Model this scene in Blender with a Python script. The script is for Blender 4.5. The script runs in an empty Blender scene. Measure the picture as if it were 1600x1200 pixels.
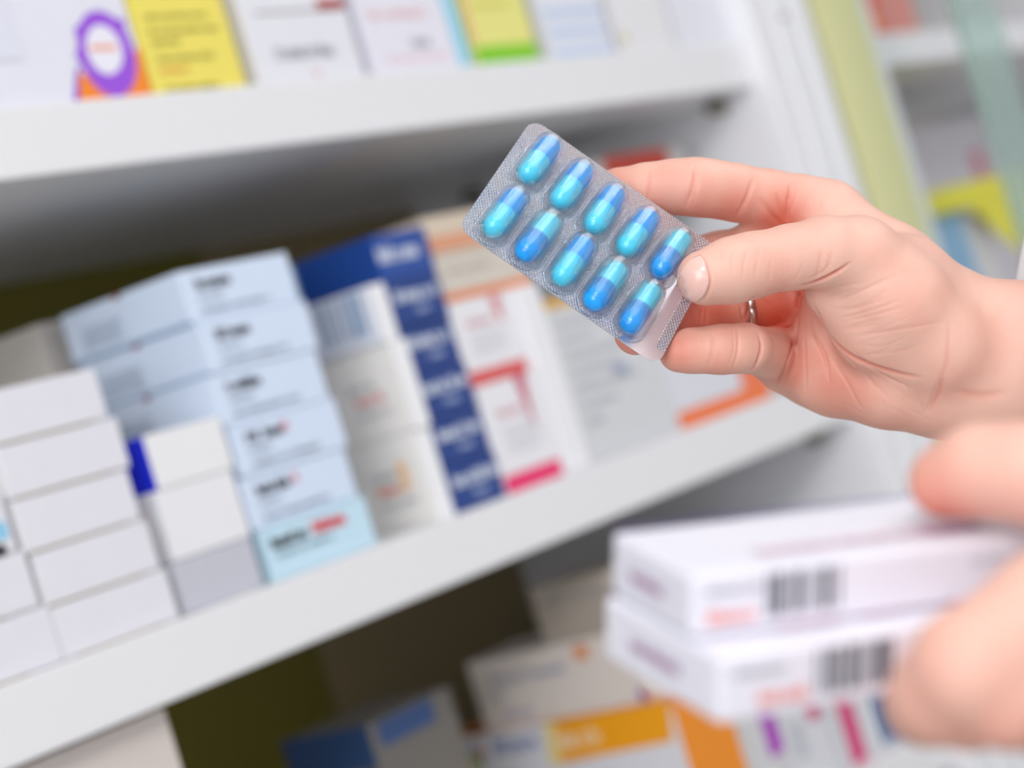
import bpy, bmesh, math, random
import numpy as np
from mathutils import Vector, Matrix
random.seed(7)
SC = bpy.context.scene
COL = SC.collection

# ------------------------------------------------------------------ camera, light, exposure
F = 3458.0                       # focal length in pixels of the 1600 px wide frame
SETB = 0.777                     # camera's distance from the front edge of the shelves
CAMP = Vector((0.0, -SETB, 1.36))
YAW, ROLL = math.radians(35.6), math.radians(16.8)
fw = Vector((math.cos(YAW), math.sin(YAW), 0)); rt = Vector((math.sin(YAW), -math.cos(YAW), 0)); up = Vector((0, 0, 1))
cx = rt * math.cos(ROLL) - up * math.sin(ROLL)
cy = rt * math.sin(ROLL) + up * math.cos(ROLL)
RC = Matrix((cx, cy, -fw)).transposed()
cam = bpy.data.objects.new('camera', bpy.data.cameras.new('camera'))
COL.objects.link(cam); SC.camera = cam
cam.matrix_world = Matrix.Translation(CAMP) @ RC.to_4x4()
cam.data.sensor_width = 36.0
cam.data.lens = F / 1600 * 36.0
cam.data.clip_start = 0.05
cam.data.dof.use_dof = True
cam.data.dof.focus_distance = 0.688
cam.data.dof.aperture_fstop = cam.data.lens / 1000 / 0.0108

world = bpy.data.worlds.new('world'); SC.world = world
world.use_nodes = True
world.node_tree.nodes['Background'].inputs[0].default_value = (0.93, 0.95, 1.0, 1)
world.node_tree.nodes['Background'].inputs[1].default_value = 0.74

def area(name, loc, target, sx, sy, power, col=(1, 1, 1)):
    l = bpy.data.lights.new(name, 'AREA'); l.shape = 'RECTANGLE'; l.size = sx; l.size_y = sy
    l.energy = power; l.color = col
    o = bpy.data.objects.new(name, l); COL.objects.link(o)
    o.location = loc
    o.rotation_euler = (Vector(target) - Vector(loc)).to_track_quat('-Z', 'Y').to_euler()
    return o
area('ceiling_and_fill_light', (0.9, -1.3, 2.7), (0.8, -0.8, 0.0), 2.6, 1.2, 21, (1.0, 0.98, 0.96))
area('ceiling_and_fill_light', (-2.2, -1.15, 2.0), (1.0, 0.0, 1.35), 1.6, 1.5, 36, (0.97, 0.98, 1.0))  # unseen side fill, added to brighten the cartons' left faces; not a ceiling panel
area('ceiling_lamp', (-0.75, -1.5, 2.42), (0.6, -0.4, 1.38), 0.3, 0.3, 8.5, (1.0, 0.98, 0.96))

SC.view_settings.view_transform = 'Standard'
SC.view_settings.look = 'None'
SC.view_settings.gamma = 1.0
SC.view_settings.use_curve_mapping = False
SC.view_settings.exposure = 0.05

# ------------------------------------------------------------------ geometry helpers
def W(px, py, d):
    return CAMP + RC @ Vector(((px - 800) / F * d, -(py - 600) / F * d, -d))
def ray(px, py):
    return RC @ Vector(((px - 800) / F, -(py - 600) / F, -1.0))
def P(px, py, Y=0.0):
    r = ray(px, py); t = (Y - CAMP.y) / r.y
    return CAMP + r * t
def PZ(px, py, Z):
    r = ray(px, py); t = (Z - CAMP.z) / r.z
    return CAMP + r * t

def PX(px, py, X):
    r = ray(px, py); t = (X - CAMP.x) / r.x
    return CAMP + r * t
def lin(c):
    if isinstance(c, str):
        c = [int(c[i:i + 2], 16) / 255 for i in (0, 2, 4)]
    return tuple((v / 12.92 if v <= 0.04045 else ((v + 0.055) / 1.055) ** 2.4) for v in c)

MATS = {}
def mat(name, col, rough=0.45, noise=0.0, metal=0.0, coat=0.0, scale=60):
    if name in MATS: return MATS[name]
    m = bpy.data.materials.new(name); m.use_nodes = True
    nt = m.node_tree; b = nt.nodes['Principled BSDF']
    c = lin(col)
    b.inputs['Base Color'].default_value = (*c, 1)
    b.inputs['Roughness'].default_value = rough
    b.inputs['Metallic'].default_value = metal
    b.inputs['Coat Weight'].default_value = coat
    if noise:
        tc = nt.nodes.new('ShaderNodeTexCoord'); nz = nt.nodes.new('ShaderNodeTexNoise')
        nz.inputs['Scale'].default_value = scale; nz.inputs['Detail'].default_value = 4
        rp = nt.nodes.new('ShaderNodeMixRGB'); rp.blend_type = 'MIX'
        rp.inputs[1].default_value = (*[v * (1 - noise) for v in c], 1); rp.inputs[2].default_value = (*c, 1)
        nt.links.new(tc.outputs['Object'], nz.inputs['Vector']); nt.links.new(nz.outputs['Fac'], rp.inputs[0])
        nt.links.new(rp.outputs[0], b.inputs['Base Color'])
    MATS[name] = m
    return m
def paper(c):
    return mat('card_' + c, c, 0.42, 0.04, scale=90)
def ink(c):
    return mat('ink_' + c, c, 0.5)

def obj(name, bm, m, parent=None, smooth=False):
    me = bpy.data.meshes.new(name)
    bm.normal_update(); bm.to_mesh(me); bm.free()
    if m is not None:
        for mm in (m if isinstance(m, (list, tuple)) else [m]): me.materials.append(mm)
    if smooth:
        for p in me.polygons: p.use_smooth = True
    o = bpy.data.objects.new(name, me); COL.objects.link(o)
    if parent is not None: o.parent = parent
    return o
def thing(name, label, cat, loc=(0, 0, 0), rz=0.0, group=None, rot=None):
    o = bpy.data.objects.new(name, None); COL.objects.link(o)
    o.empty_display_size = 0.02
    if rot is not None: o.matrix_world = Matrix.Translation(loc) @ rot.to_4x4()
    else:
        o.location = loc; o.rotation_euler = (0, 0, rz)
    o['label'] = label; o['category'] = cat
    if group: o['group'] = group
    return o
def box_bm(lo, hi, bev=0.0, seg=2, bm=None):
    new = bmesh.new()
    r = bmesh.ops.create_cube(new, size=1.0)
    lo, hi = Vector(lo), Vector(hi)
    for v in new.verts:
        v.co = Vector([lo[i] + (v.co[i] + 0.5) * (hi[i] - lo[i]) for i in range(3)])
    if bev: bmesh.ops.bevel(new, geom=new.edges[:], offset=bev, segments=seg, affect='EDGES', profile=0.5)
    if bm is None: return new
    me = bpy.data.meshes.new('tmp'); new.to_mesh(me); new.free(); bm.from_mesh(me); bpy.data.meshes.remove(me)
    return bm

# ------------------------------------------------------------------ cartons
class Carton:
    def __init__(s, name, label, X0, X1, Z0, Z1, Y0, depth, colour, group=None, yaw=0.0, cat='box', rot=None, loc=None, bev=0.0007):
        s.w, s.h, s.d = abs(X1 - X0), abs(Z1 - Z0), depth
        if loc is None:
            s.root = thing(name, label, cat, ((X0 + X1) / 2, Y0 + depth / 2, min(Z0, Z1)), yaw, group)
        else:
            s.root = thing(name, label, cat, loc, 0, group, rot)
        s.body = obj('carton_body', box_bm((-s.w / 2, -s.d / 2, 0), (s.w / 2, s.d / 2, s.h), bev), paper(colour), s.root)
        s.k = 0
    def pt(s, face, a, b):
        e = 0.00025 + 0.00008 * s.k
        if face == 'F': return Vector((-s.w / 2 + a * s.w, -s.d / 2 - e, b * s.h))
        if face == 'L': return Vector((-s.w / 2 - e, s.d / 2 - a * s.d, b * s.h))
        if face == 'T': return Vector((-s.w / 2 + a * s.w, -s.d / 2 + b * s.d, s.h + e))
    def dims(s, face):
        return {'F': (s.w, s.h), 'L': (s.d, s.h), 'T': (s.w, s.d)}[face]
    def poly(s, name, face, polys, colour):
        bm = bmesh.new()
        for pl in polys:
            bm.faces.new([bm.verts.new(s.pt(face, a, b)) for a, b in pl])
        o = obj(name, bm, ink(colour), s.root); s.k += 1
        return s
    def rect(s, face, a0, b0, a1, b1, colour, name='printed_band'):
        return s.poly(name, face, [[(a0, b0), (a1, b0), (a1, b1), (a0, b1)]], colour)
    def text(s, face, a, b, length, height, colour, seed=1, bold=0.3, name='printed_text'):
        """a line of illegible letter-like strokes: origin (a,b), length and height as fractions of the face"""
        fwid, fh = s.dims(face)
        r = random.Random(seed); H = height; cw = height * fh / fwid * 0.62
        st = cw * bold; x = a; polys = []
        R = lambda x0, y0, x1, y1: polys.append([(x0, y0), (x1, y0), (x1, y1), (x0, y1)])
        n = 0
        while x < a + length - cw:
            if n > 2 and r.random() < 0.13:
                x += cw * 0.8; n = 0; continue
            t = r.random(); hh = H if n == 0 or r.random() < 0.25 else H * 0.72
            R(x, b, x + st, b + hh)
            if t < 0.75: R(x + cw * 0.62, b, x + cw * 0.62 + st, b + H * 0.72)
            if t < 0.45 or t > 0.75: R(x + st, b + H * 0.58, x + cw * 0.62, b + H * 0.72)
            if t > 0.3: R(x + st, b, x + cw * 0.7, b + H * 0.14)
            x += cw; n += 1
        if polys: s.poly(name, face, polys, colour)
        return s
    def bars(s, face, a0, b0, a1, b1, colour, seed=3):
        r = random.Random(seed); x = a0; polys = []; u = (a1 - a0) / 26
        while x < a1 - 2 * u:
            wd = u * r.choice([1, 1, 2, 3]); polys.append([(x, b0), (min(x + wd, a1), b0), (min(x + wd, a1), b1), (x, b1)])
            x += wd + u * r.choice([1, 1, 2])
        return s.poly('barcode', face, polys, colour)
    def flap(s, colour='ebebee', raw='b5a67a', slit='bottom', gap=0.0008, a0=0.10, a1=1.0):
        """closed tuck flap on the front end, with the slit of raw board it leaves"""
        w, h, t = s.w, s.h, 0.0006
        y1 = -s.d / 2; y0 = y1 - t
        x0, x1 = -w / 2 + 0.0006, w / 2 - 0.0006
        o = obj('tuck_flap', box_bm((x0, y0, gap if slit == 'bottom' else 0.0004), (x1, y1, h - 0.0004 - (gap if slit == 'top' else 0)), 0.00025, 1), paper(colour), s.root)
        sx0, sx1 = -w / 2 + a0 * w, -w / 2 + a1 * w
        z0, z1 = (0.0001, gap) if slit == 'bottom' else (h - gap, h - 0.0001)
        r = obj('flap_slit', box_bm((sx0, y1 - 0.0002, z0), (sx1, y1 + 0.0001, z1)), paper(raw), s.root)
        r['label'] = 'raw beige board edge in the slit of the flap'
        s.k += 8
        return s

# ------------------------------------------------------------------ room shell
ST = P(267, 971, 0.008).z                 # top of the middle shelf
def struct(name, bm, m):
    o = obj(name, bm, m); o['kind'] = 'structure'; return o
struct('floor', box_bm((-4, -4, -0.05), (6, 1.5, 0)), mat('floor_tile', 'c9c6c0', 0.35, 0.1, scale=3))
struct('ceiling', box_bm((-4, -4, 2.75), (6, 1.5, 2.8)), mat('ceiling_paint', 'f2f2f2', 0.8, 0.02))
struct('wall_back', box_bm((-4, 1.2, 0), (6, 1.3, 2.75)), mat('wall_paint', 'dcdde2', 0.7, 0.03))

# ------------------------------------------------------------------ the shelving unit
TH = 0.0355
DEP = 0.34
UB = P(350, 238, 0.0).z; UT = UB + TH      # upper shelf underside / top
LT = ST - TH - 0.235                       # top of the lowest shelf in view
XR = P(1172, 120, 0.0).x                   # inner face of the right upright
XL = -0.55
laminate = mat('white_laminate', 'e9e9ec', 0.35, 0.02, scale=8)
unit = thing('shelving_unit', 'white shelving unit with olive back panel filling most of the picture', 'shelf', (XL, 0, 0))
off = Vector((XL, 0, 0))
def part(name, lo, hi, m, parent, bev=0.001):
    o = obj(name, box_bm(Vector(lo) - parent.location, Vector(hi) - parent.location, bev), m, parent); return o
for z in (UT, ST, LT, LT - 0.3, UT + 0.3):
    part('shelf_board', (XL + 0.02, 0.0, z - TH), (XR, DEP, z), laminate, unit, 0.0012)
part('shelf_board', (XL + 0.02, 0.0, 0.02), (XR, DEP, 0.1), laminate, unit)
XS = P(510, 1050, DEP).x
olive = mat('olive_back_board', '6c6400', 0.6, 0.06, scale=6)
dusk = mat('grey_back_board', '8c7c58', 0.6, 0.06, scale=6)
o = part('back_panel', (XL, DEP, 0.02), (XS, DEP + 0.012, 2.2), olive, unit); o['label'] = 'olive green back panel'
o = part('back_panel', (XS, DEP, 0.02), (XR + 0.02, DEP + 0.012, 2.2), dusk, unit); o['label'] = 'grey back panel'
part('side_panel', (XL, -0.01, 0.0), (XL + 0.02, DEP, 2.2), laminate, unit)
upr = mat('white_upright', 'efeff3', 0.35, 0.02, scale=8)
XO = P(1254, 0, -0.012).x
part('side_panel', (XR, -0.004, 0.0), (XR + 0.022, DEP, 2.2), upr, unit)
bm = bmesh.new()
n = 5; wv = (XO - XR) / n
for i in range(n):                         # fluted front post
    box_bm(Vector((XR + i * wv + 0.0008, -0.014 + (0.004 if i % 2 else 0), 0)) - off, Vector((XR + (i + 1) * wv - 0.0008, -0.002, 2.2)) - off, 0.002, 2, bm)
obj('front_post', bm, upr, unit)
XY0, XY1 = P(1268, 0, -0.01).x, P(1338, 0, -0.01).x
lime = mat('lime_edge', 'e2e0a6', 0.45, 0.03)
o = part('edge_panel', (XO + 0.002, -0.006, 0), (XY0, DEP, 2.2), mat('gap_shadow_grey', 'b4b6bc', 0.5), unit); o['label'] = 'grey strip standing in for the shadowed gap'  # the shadow line of the gap, built as a grey strip
o = part('edge_panel', (XY0, -0.012, 0), (XY1, DEP, 2.2), lime, unit); o['label'] = 'pale lime edge panel'
sc_p = P(1225, 26, -0.0145) - off
bm = bmesh.new(); bmesh.ops.create_cone(bm, cap_ends=True, segments=16, radius1=0.004, radius2=0.003, depth=0.002, matrix=Matrix.Translation(sc_p) @ Matrix.Rotation(math.pi / 2, 4, 'X'))
obj('screw_cap', bm, mat('screw_grey', '9a9ca2', 0.4), unit, True)
# shelf support pegs
for z in (UB, ST - TH):
    for y in (0.03, 0.27):
        bm = bmesh.new()
        bmesh.ops.create_cone(bm, cap_ends=True, segments=20, radius1=0.006, radius2=0.006, depth=0.016, matrix=Matrix.Translation(Vector((XR - 0.008, y, z - 0.0062)) - off) @ Matrix.Rotation(math.pi / 2, 4, 'Y'))
        o = obj('shelf_peg', bm, mat('peg_metal', '8a8578', 0.35, 0, 0.8), unit, True)

# the next unit to the right
u2 = thing('shelving_unit', 'second white shelving unit seen past the lime edge at right', 'shelf', (XY1, 0, 0))
X2 = XY1 + 0.95
part('side_panel', (XY1, -0.01, 0), (XY1 + 0.02, DEP, 2.2), upr, u2)
part('side_panel', (X2, -0.01, 0), (X2 + 0.02, DEP, 2.2), upr, u2)
part('back_panel', (XY1 + 0.02, DEP, 0.02), (X2, DEP + 0.012, 2.2), mat('pale_back_board', 'dedad2', 0.6, 0.05), u2)
S2T = P(1430, 48, 0.0).z; S2B = P(1430, 98, 0).z
for z in (S2T, S2B - 0.26, S2B - 0.55, S2T + 0.33):
    part('shelf_board', (XY1 + 0.02, 0, z - (S2T - S2B)), (X2, DEP, z), laminate, u2)

# ------------------------------------------------------------------ cartons, middle shelf
YF = 0.008
WHT = 'e4e3eb'
def xz(px, py, Y=YF):
    p = P(px, py, Y); return p.x, p.z
HW = 0.0262

E0 = 0.0002
# rows of plain white cartons with tuck flaps (front column)
rows = [  # px of bottom-left, bottom-right, label
    ((98, 1027), (279, 966), 'plain white carton on the shelf, lowest of the five-high stack at left'),
    ((69, 942), (249, 890), 'plain white carton second from the bottom of the five-high stack at left'),
    ((37, 860), (219, 812), 'plain white carton in the middle of the five-high stack at left'),
    ((14, 778), (203, 733), 'plain white carton fourth from the bottom of the five-high stack at left'),
    ((-26, 695), (168, 655), 'plain white carton on top of the five-high stack at left')]
ztop = xz(150, 573)[1]; hh = (ztop - ST) / 5
for i, (a, b, lab) in enumerate(rows):
    c = Carton('medicine_carton', lab, xz(*a)[0], xz(*b)[0], ST + i * hh + E0, ST + (i + 1) * hh - E0, YF - 0.001, 0.07, 'e6e6ea', 'plain white cartons in the left stacks')
    c.flap(WHT, slit='bottom', a0=0.02 if i in (1, 2, 3) else 0.1, a1=0.86)
xw0 = xz(98, 1027)[0]
rows = [((-90, 1086), (97, 1029), 'white carton on the shelf at the very left edge of the picture, below another'),
        ((-130, 985), (57, 935), 'white carton cut by the left picture edge, second from the shelf'),
        ((-165, 890), (21, 846), 'white carton with pale blue and black print, third up at the left picture edge')]
for i, (a, b, lab) in enumerate(rows):
    h1 = 0.0275
    x1 = min(xz(*b)[0], xz(*[(98, 1027), (69, 942), (37, 860)][i])[0] - 0.0006)
    c = Carton('medicine_carton', lab, x1 - 0.1, x1, ST + i * h1 + E0, ST + (i + 1) * h1 - E0, YF - 0.001, 0.07, 'e6e6ea', 'plain white cartons in the left stacks')
    c.flap(WHT, slit='bottom', a0=0.1, a1=0.78)
    if i == 2:
        c.rect('F', 0.55, 0.25, 0.97, 0.55, '8fc9ea'); c.rect('F', 0.55, 0.0, 0.93, 0.18, '2b2f36')

# small stack between the white and the light blue cartons
z1 = xz(271, 879)[1]; z2 = xz(246, 767)[1]; z3 = xz(244, 675)[1]
xa = xz(292, 960)[0]; xb = xz(412, 912)[0]
c = Carton('medicine_carton', 'light grey carton on the shelf between the white and the light blue stacks', xa, xb, ST + E0, z1 - E0, YF, 0.06, 'c6c8d0')
c.flap('c4c5d0', raw='d9d9dd', slit='bottom', a0=0.15, a1=0.9)
xa2, xb2 = xz(275, 871)[0], xz(394, 833)[0]
c = Carton('medicine_carton', 'white carton with a small red mark on its side, lying on the light grey carton', xa2, xb2, z1 + E0, z2 - E0, YF + 0.001, 0.06, 'ececf0')
c.text('L', 0.55, 0.62, 0.3, 0.1, 'e08a8a', 5)
xa3, xb3 = xz(250, 766)[0], xz(369, 730)[0]
c = Carton('medicine_carton', 'white carton with bright blue end, topmost of the short stack beside light blue cartons', xa3, xb3, z2 + E0, z3 - E0, YF + 0.001, 0.06, 'eeeef0')
c.rect('L', 0.0, 0.0, 1.0, 1.0, '1426d8', 'blue_end')

# light blue stack
ZLB = xz(283, 422)[1]
hb = (ZLB - ST) / 6
xl0 = xz(428, 905)[0]; xl1 = xz(590, 847)[0]
for i in range(6):
    lab = ['pale cyan carton with bold red mark, lowest of the light blue stack',
           'light blue carton with black title and red tip, second from the bottom of its stack',
           'light blue carton with black title and red tip, third from the bottom of its stack',
           'light blue carton third from the top of the light blue stack',
           'light blue carton second from the top of its stack, side showing a red dot',
           'light blue carton on top of the light blue stack beneath the dark shelf gap'][i]
    j = [0, -0.002, 0.001, -0.001, 0.0015, 0.0][i]
    c = Carton('medicine_carton', lab, xl0 + j, xl1 + j, ST + i * hb + E0, ST + (i + 1) * hb - E0, YF + [0, .002, .001, .002, .001, .003][i], 0.092,
               'c6e4f4' if i == 0 else 'd6e4f9', 'light blue cartons stacked six high')
    if i == 0:
        c.text('F', 0.06, 0.58, 0.36, 0.24, '33363c', 11, 0.5)
        c.text('F', 0.45, 0.60, 0.34, 0.26, 'e8484e', 12, 0.55)
        c.text('F', 0.08, 0.40, 0.55, 0.10, '6f8794', 13)
    else:
        c.text('F', 0.12, 0.60, 0.34, 0.22, '3c404a', 20 + i, 0.5)
        if i < 3: c.rect('F', 0.455, 0.66, 0.50, 0.82, 'd86a74', 'red_tip')
        c.text('F', 0.12, 0.40, 0.22, 0.10, '7d8798', 30 + i)
        c.text('F', 0.12, 0.14, 0.62, 0.11, '7d8798', 40 + i)
        for q in range(5): c.text('L', 0.14, 0.55 - 0.09 * q, 0.36 - 0.03 * (q % 2), 0.05, '8d9ab0', 50 + i * 7 + q, name='small_print')
        c.rect('L', 0.0, 0.0, 1.0, 0.06, '9db9d6')
        c.rect('L', 0.47, 0.93, 0.50, 1.0, 'd03040', 'red_dot'); c.rect('L', 0.50, 0.93, 0.53, 1.0, '30343c', 'black_dot')
# greyish carton behind
xq = xz(105, 560, 0.115)[0]
YB = 0.118
zq = P(60, 520, YB + 0.02).z
c = Carton('medicine_carton', 'off-white carton deep on the shelf behind the light blue stack, above the white stack', xl0 - 0.004, xl1, ST + E0, ZLB + 0.0, YB, 0.16, 'd2ccc6')
c.text('L', 0.3, 0.75, 0.4, 0.06, '9a948e', 61)
# white cartons with grey print, between light blue and navy stacks
xw0_, xw1_ = xz(600, 843)[0], xz(712, 800)[0]
xw0_ = xl1 + 0.004
zw = [ST, xz(556, 700)[1], xz(505, 560)[1]]
labs = ['ivory carton with orange-red print standing on the shelf left of the navy stack', 'ivory carton with a small pink print, on the ivory carton left of the navy stack']
XI = xz(688, 813)[0]
for i in range(2):
    c = Carton('medicine_carton', labs[i], XI + 0.001 * i, xw1_, zw[i] + E0, zw[i + 1] - E0, YF + 0.001 - 0.002 * i, 0.062, 'f1ede8', 'ivory cartons left of the navy stack')
    c.rect('F', 0.0, 0.0, 1.0, 1.0, 'f2f2f5', 'white_end')
    c.text('L', 0.36, 0.56, 0.34, 0.09, 'a9a5a8', 70 + i)
    c.text('L', 0.40, 0.40, 0.40, 0.11, ['e88a70', 'e9a3a3'][i], 72 + i, 0.5)
    if i == 0: c.rect('L', 0.70, 0.42, 0.82, 0.72, 'f0c8a0', 'orange_patch')
    c.text('L', 0.40, 0.26, 0.45, 0.07, 'b5b2b4', 74 + i)
c = Carton('medicine_carton', 'white carton with a pale blue barcode lying on the ivory cartons beside the navy stack', XI - 0.001, xw1_ - 0.002, zw[2] + E0, P(598, 441, YF).z, YF + 0.001, 0.062, 'e2e6f0')
c.rect('F', 0, 0, 1, 1, 'f0f0f4', 'white_end')
c.bars('L', 0.30, 0.20, 0.92, 0.95, '8ea6c4', 5)
# navy stack
xn0, xn1 = xz(714, 799)[0], xz(790, 769)[0]
xn0 = xw1_ + 0.001
zn = xz(663, 352)[1]; hn = (zn - ST) / 6
nl = ['lowest navy blue carton standing on the shelf', 'navy blue carton second from the bottom of the navy stack', 'navy blue carton third from the bottom of the navy stack',
      'navy blue carton third from the top of the navy stack', 'navy blue carton second from the top of the navy stack', 'navy blue carton on top of the navy stack, its long blue side in view']
for i in range(6):
    j = [0, .001, -.0005, .0005, -.001, .0005][i]
    c = Carton('medicine_carton', nl[i], xn0 + j, xn1 + j, ST + i * hn + E0, ST + (i + 1) * hn - E0, YF + [0, .002, .001, .003, .001, .002][i], 0.085, '123a86' if i < 5 else '1a489c', 'navy cartons stacked six high')
    c.text('F', 0.08 if i < 5 else 0.0, 0.52 if i < 5 else 0.4, 0.9, 0.26 if i < 5 else 0.32, 'd4dcec', 80 + i, 0.42)
    if i < 5: c.text('F', 0.42, 0.24, 0.3, 0.16, '9fb0d4', 90 + i, 0.4)
    c.rect('L', 0.0, 0.0, 0.12, 1.0, 'e6e4e2', 'white_end'); c.rect('L', 0.12, 0.0, 0.26, 1.0, 'a9cbe8', 'pale_blue_band'); c.rect('L', 0.26, 0, 0.95, 1, '0e3f8c', 'blue_side')
# white and pink cartons
xp0, xp1 = xn1 + 0.002, xz(884, 733)[0]
zp = [ST, xz(760, 600)[1], xz(712, 470)[1]]
pl_ = ['white carton with a bright pink foot standing on the shelf right of the navy stack', 'white carton with a red foot and red wedge, on the pink-footed carton']
for i in range(2):
    c = Carton('medicine_carton', pl_[i], xp0, xp1, zp[i] + E0, zp[i + 1] - E0, YF + 0.003 * i, 0.08, 'ecebf0', 'white cartons with red print')
    cc = ['e8306e', 'dc5a5a'][i]
    c.rect('F', 0.0, 0.0, 0.94, 0.16 if i == 0 else 0.17, cc, 'coloured_foot')
    c.poly('red_wedge', 'F', [[(0.60, 1.0), (0.78, 1.0), (0.72, 0.45)]] if i == 0 else [[(0.66, 0.97), (0.82, 0.97), (0.78, 0.62), (0.70, 0.76)]], ['c8506e', 'd87a80'][i])
    c.text('F', 0.2, 0.68, 0.42, 0.07, 'e0a0a8', 100 + i, 0.5)
    for q in range(4): c.text('F', 0.2, 0.56 - 0.07 * q, 0.55, 0.03, 'c8c8d2', 104 + i * 5 + q, name='small_print')
zc = xz(684, 400)[1]; zc2 = xz(668, 338)[1]
c = Carton('medicine_carton', 'cream carton with a thin orange stripe along its foot, on the red-footed carton', xp0 + 0.001, xp1 + 0.03, zp[2] + E0, zc - E0, YF + 0.004, 0.08, 'd6cdc2')
c.rect('F', 0.0, 0.0, 1.0, 0.17, 'e8803c', 'orange_stripe'); c.text('F', 0.1, 0.6, 0.5, 0.12, 'b9b0a8', 111)
c = Carton('medicine_carton', 'cream carton with a salmon band on top of the pile behind the blister pack', xp0 + 0.002, xp1 + 0.035, zc + E0, zc2, YF + 0.004, 0.08, 'd9c8b4')
c.rect('F', 0.0, 0.1, 1.0, 0.48, 'dd9a78', 'salmon_band')
xs0, xs1 = xp1 + 0.001, xz(917, 716)[0]
c = Carton('medicine_carton', 'narrow white carton standing upright between the pink-footed and the large grey-white carton', xs0, xs1, ST + E0, zp[2] - E0, YF - 0.002, 0.09, 'f1f1f5')
xg0, xg1 = xs1 + 0.002, xz(1062, 664)[0]
zg = xz(858, 466)[1]
c = Carton('medicine_carton', 'large grey-white carton with faint print and a gold corner below the blister pack', xg0, xg1, ST + E0, zg, YF, 0.1, 'd5d6da')
c.rect('F', 0.0, 0.93, 0.42, 1.0, 'd8a850', 'gold_corner')
for q in range(7): c.text('F', 0.08, 0.82 - 0.1 * q, [.6, .3, .62, .5, .66, .4, .2][q], 0.035, 'b4b6c0', 120 + q, name='small_print')
c.text('F', 0.5, 0.45, 0.2, 0.09, 'aab4d0', 130, 0.4)
xo0, xo1 = xg1 + 0.001, xz(1203, 608)[0]
zo = xz(1020, 545)[1]
c = Carton('medicine_carton', 'white carton with orange foot and corner, standing rightmost on the middle shelf', xo0, xo1, ST + E0, zo - E0, YF, 0.09, 'dcdde6')
c.rect('F', 0.0, 0.0, 1.0, 0.2, 'f0783c', 'orange_foot'); c.rect('F', 0.72, 0.2, 1.0, 0.75, 'ee7a50', 'orange_corner')
c = Carton('medicine_carton', 'pale blue-grey carton on the orange-footed carton, seen between index finger and thumb', xo0 - 0.01, xo1 - 0.02, zo + E0, zo + 0.10, YF + 0.05, 0.09, 'b9c6d2')
c.rect('F', 0.25, 0.55, 0.8, 1.0, '86b4d6', 'blue_band')
yr = 0.055
ztb = c.root.location.z + c.h
c = Carton('medicine_carton', 'white carton with a red top band, topmost behind the index finger', P(928, 262, yr).x, P(1075, 245, yr).x, ztb + E0, P(1000, 236, yr).z, yr, 0.08, 'c9c6c4')
c.rect('F', 0.1, 0.35, 0.78, 0.99, 'c83a22', 'red_band')

# ------------------------------------------------------------------ cartons on the upper shelf
def ub(pxl, pxr, lab, colour, h=0.064, d=0.1, y=0.006, top=None, **k):
    return Carton('medicine_carton', lab, P(pxl[0], pxl[1], y).x, P(pxr[0], pxr[1], y).x, UT + E0, UT + h, y, d, colour, **k)
c = ub((-190, 196), (240, 156), 'big white carton with a purple blot and orange corner on the upper shelf', 'e6e6f2', 0.12)
A = lambda px, py: ((lambda p: ((p.x - (c.root.location.x - c.w / 2)) / c.w, (p.z - c.root.location.z) / c.h))(P(px, py, 0.006)))
c.poly('orange_corner', 'F', [[A(124, 164), A(240, 156), A(217, 72), A(196, 108), A(160, 130), A(122, 112)]], 'f58a1e')
c.poly('purple_line', 'F', [[A(114, 166), A(124, 164), A(122, 118), A(128, 100), A(118, 108)]], '8a3fd0')
def blob(cxp, cyp, rx, ry, rot, n=40, spikes=()):
    pts = []
    for i in range(n):
        t = 2 * math.pi * i / n; k = 1 + sum(s * math.exp(-((((t - a + math.pi) % (2 * math.pi)) - math.pi) / 0.10) ** 2) for a, s in spikes)
        x, y = rx * math.cos(t) * k, ry * math.sin(t) * k
        pts.append(A(cxp + x * math.cos(rot) - y * math.sin(rot), cyp + x * math.sin(rot) + y * math.cos(rot)))
    return pts[::-1]
c.poly('purple_blot', 'F', [blob(166, 84, 42, 70, -0.35, 72, ((3.3, .16), (3.9, .14), (5.75, .2)))], '9a50dc')
c.poly('white_window', 'F', [blob(162, 78, 27, 40, -0.35)], 'eceaf6')
c.poly('printed_text', 'F', [[A(140, 80), A(181, 78), A(180, 70), A(139, 72)]], 'f0a080')
c.rect('F', 0.1, 0.2, 0.55, 0.8, 'dfe0ee', 'grey_panel')
c = ub((245, 155), (388, 140), 'yellow carton with dark print on the upper shelf', 'f2e266')
for q, (b, l) in enumerate([(0.72, .7), (.60, .75), (.50, .3), (.36, .62), (.26, .3), (.1, .6)]):
    c.text('F', 0.12, b - 0.08, l, 0.05, 'e89040' if q == 4 else '9c9238', 140 + q)
c = ub((412, 139), (573, 123), 'white carton with grey title, right of the yellow carton on the upper shelf', 'e8e8f0', d=0.08)
c.text('F', 0.20, 0.22, 0.60, 0.12, '8d9098', 150, 0.3); c.rect('F', 0.12, 0.64, 0.95, 0.66, '8c8c80', 'grey_line'); c.rect('F', 00.72, .66, 1, .75, 'b04848', 'red_patch'); c.rect('F', .5, .06, .56, .09, 'e8a0a0', 'red_dot')
c = ub((590, 121), (722, 109), 'white carton with pink lines and a small grey mark on the upper shelf', 'e9e8f3')
c.rect('F', 0.15, 0.12, 0.9, 0.15, 'efc4d0', 'pink_line'); c.text('F', 0.1, 0.54, 0.7, 0.09, 'f0b8b8', 152); c.text('F', 0.5, 0.24, 0.25, 0.1, 'a0a0a8', 153, .4)
c = ub((725, 109), (741, 107), 'narrow cyan carton edge-on between white and yellow-green cartons on the upper shelf', '9edaf2', d=0.09)
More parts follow.
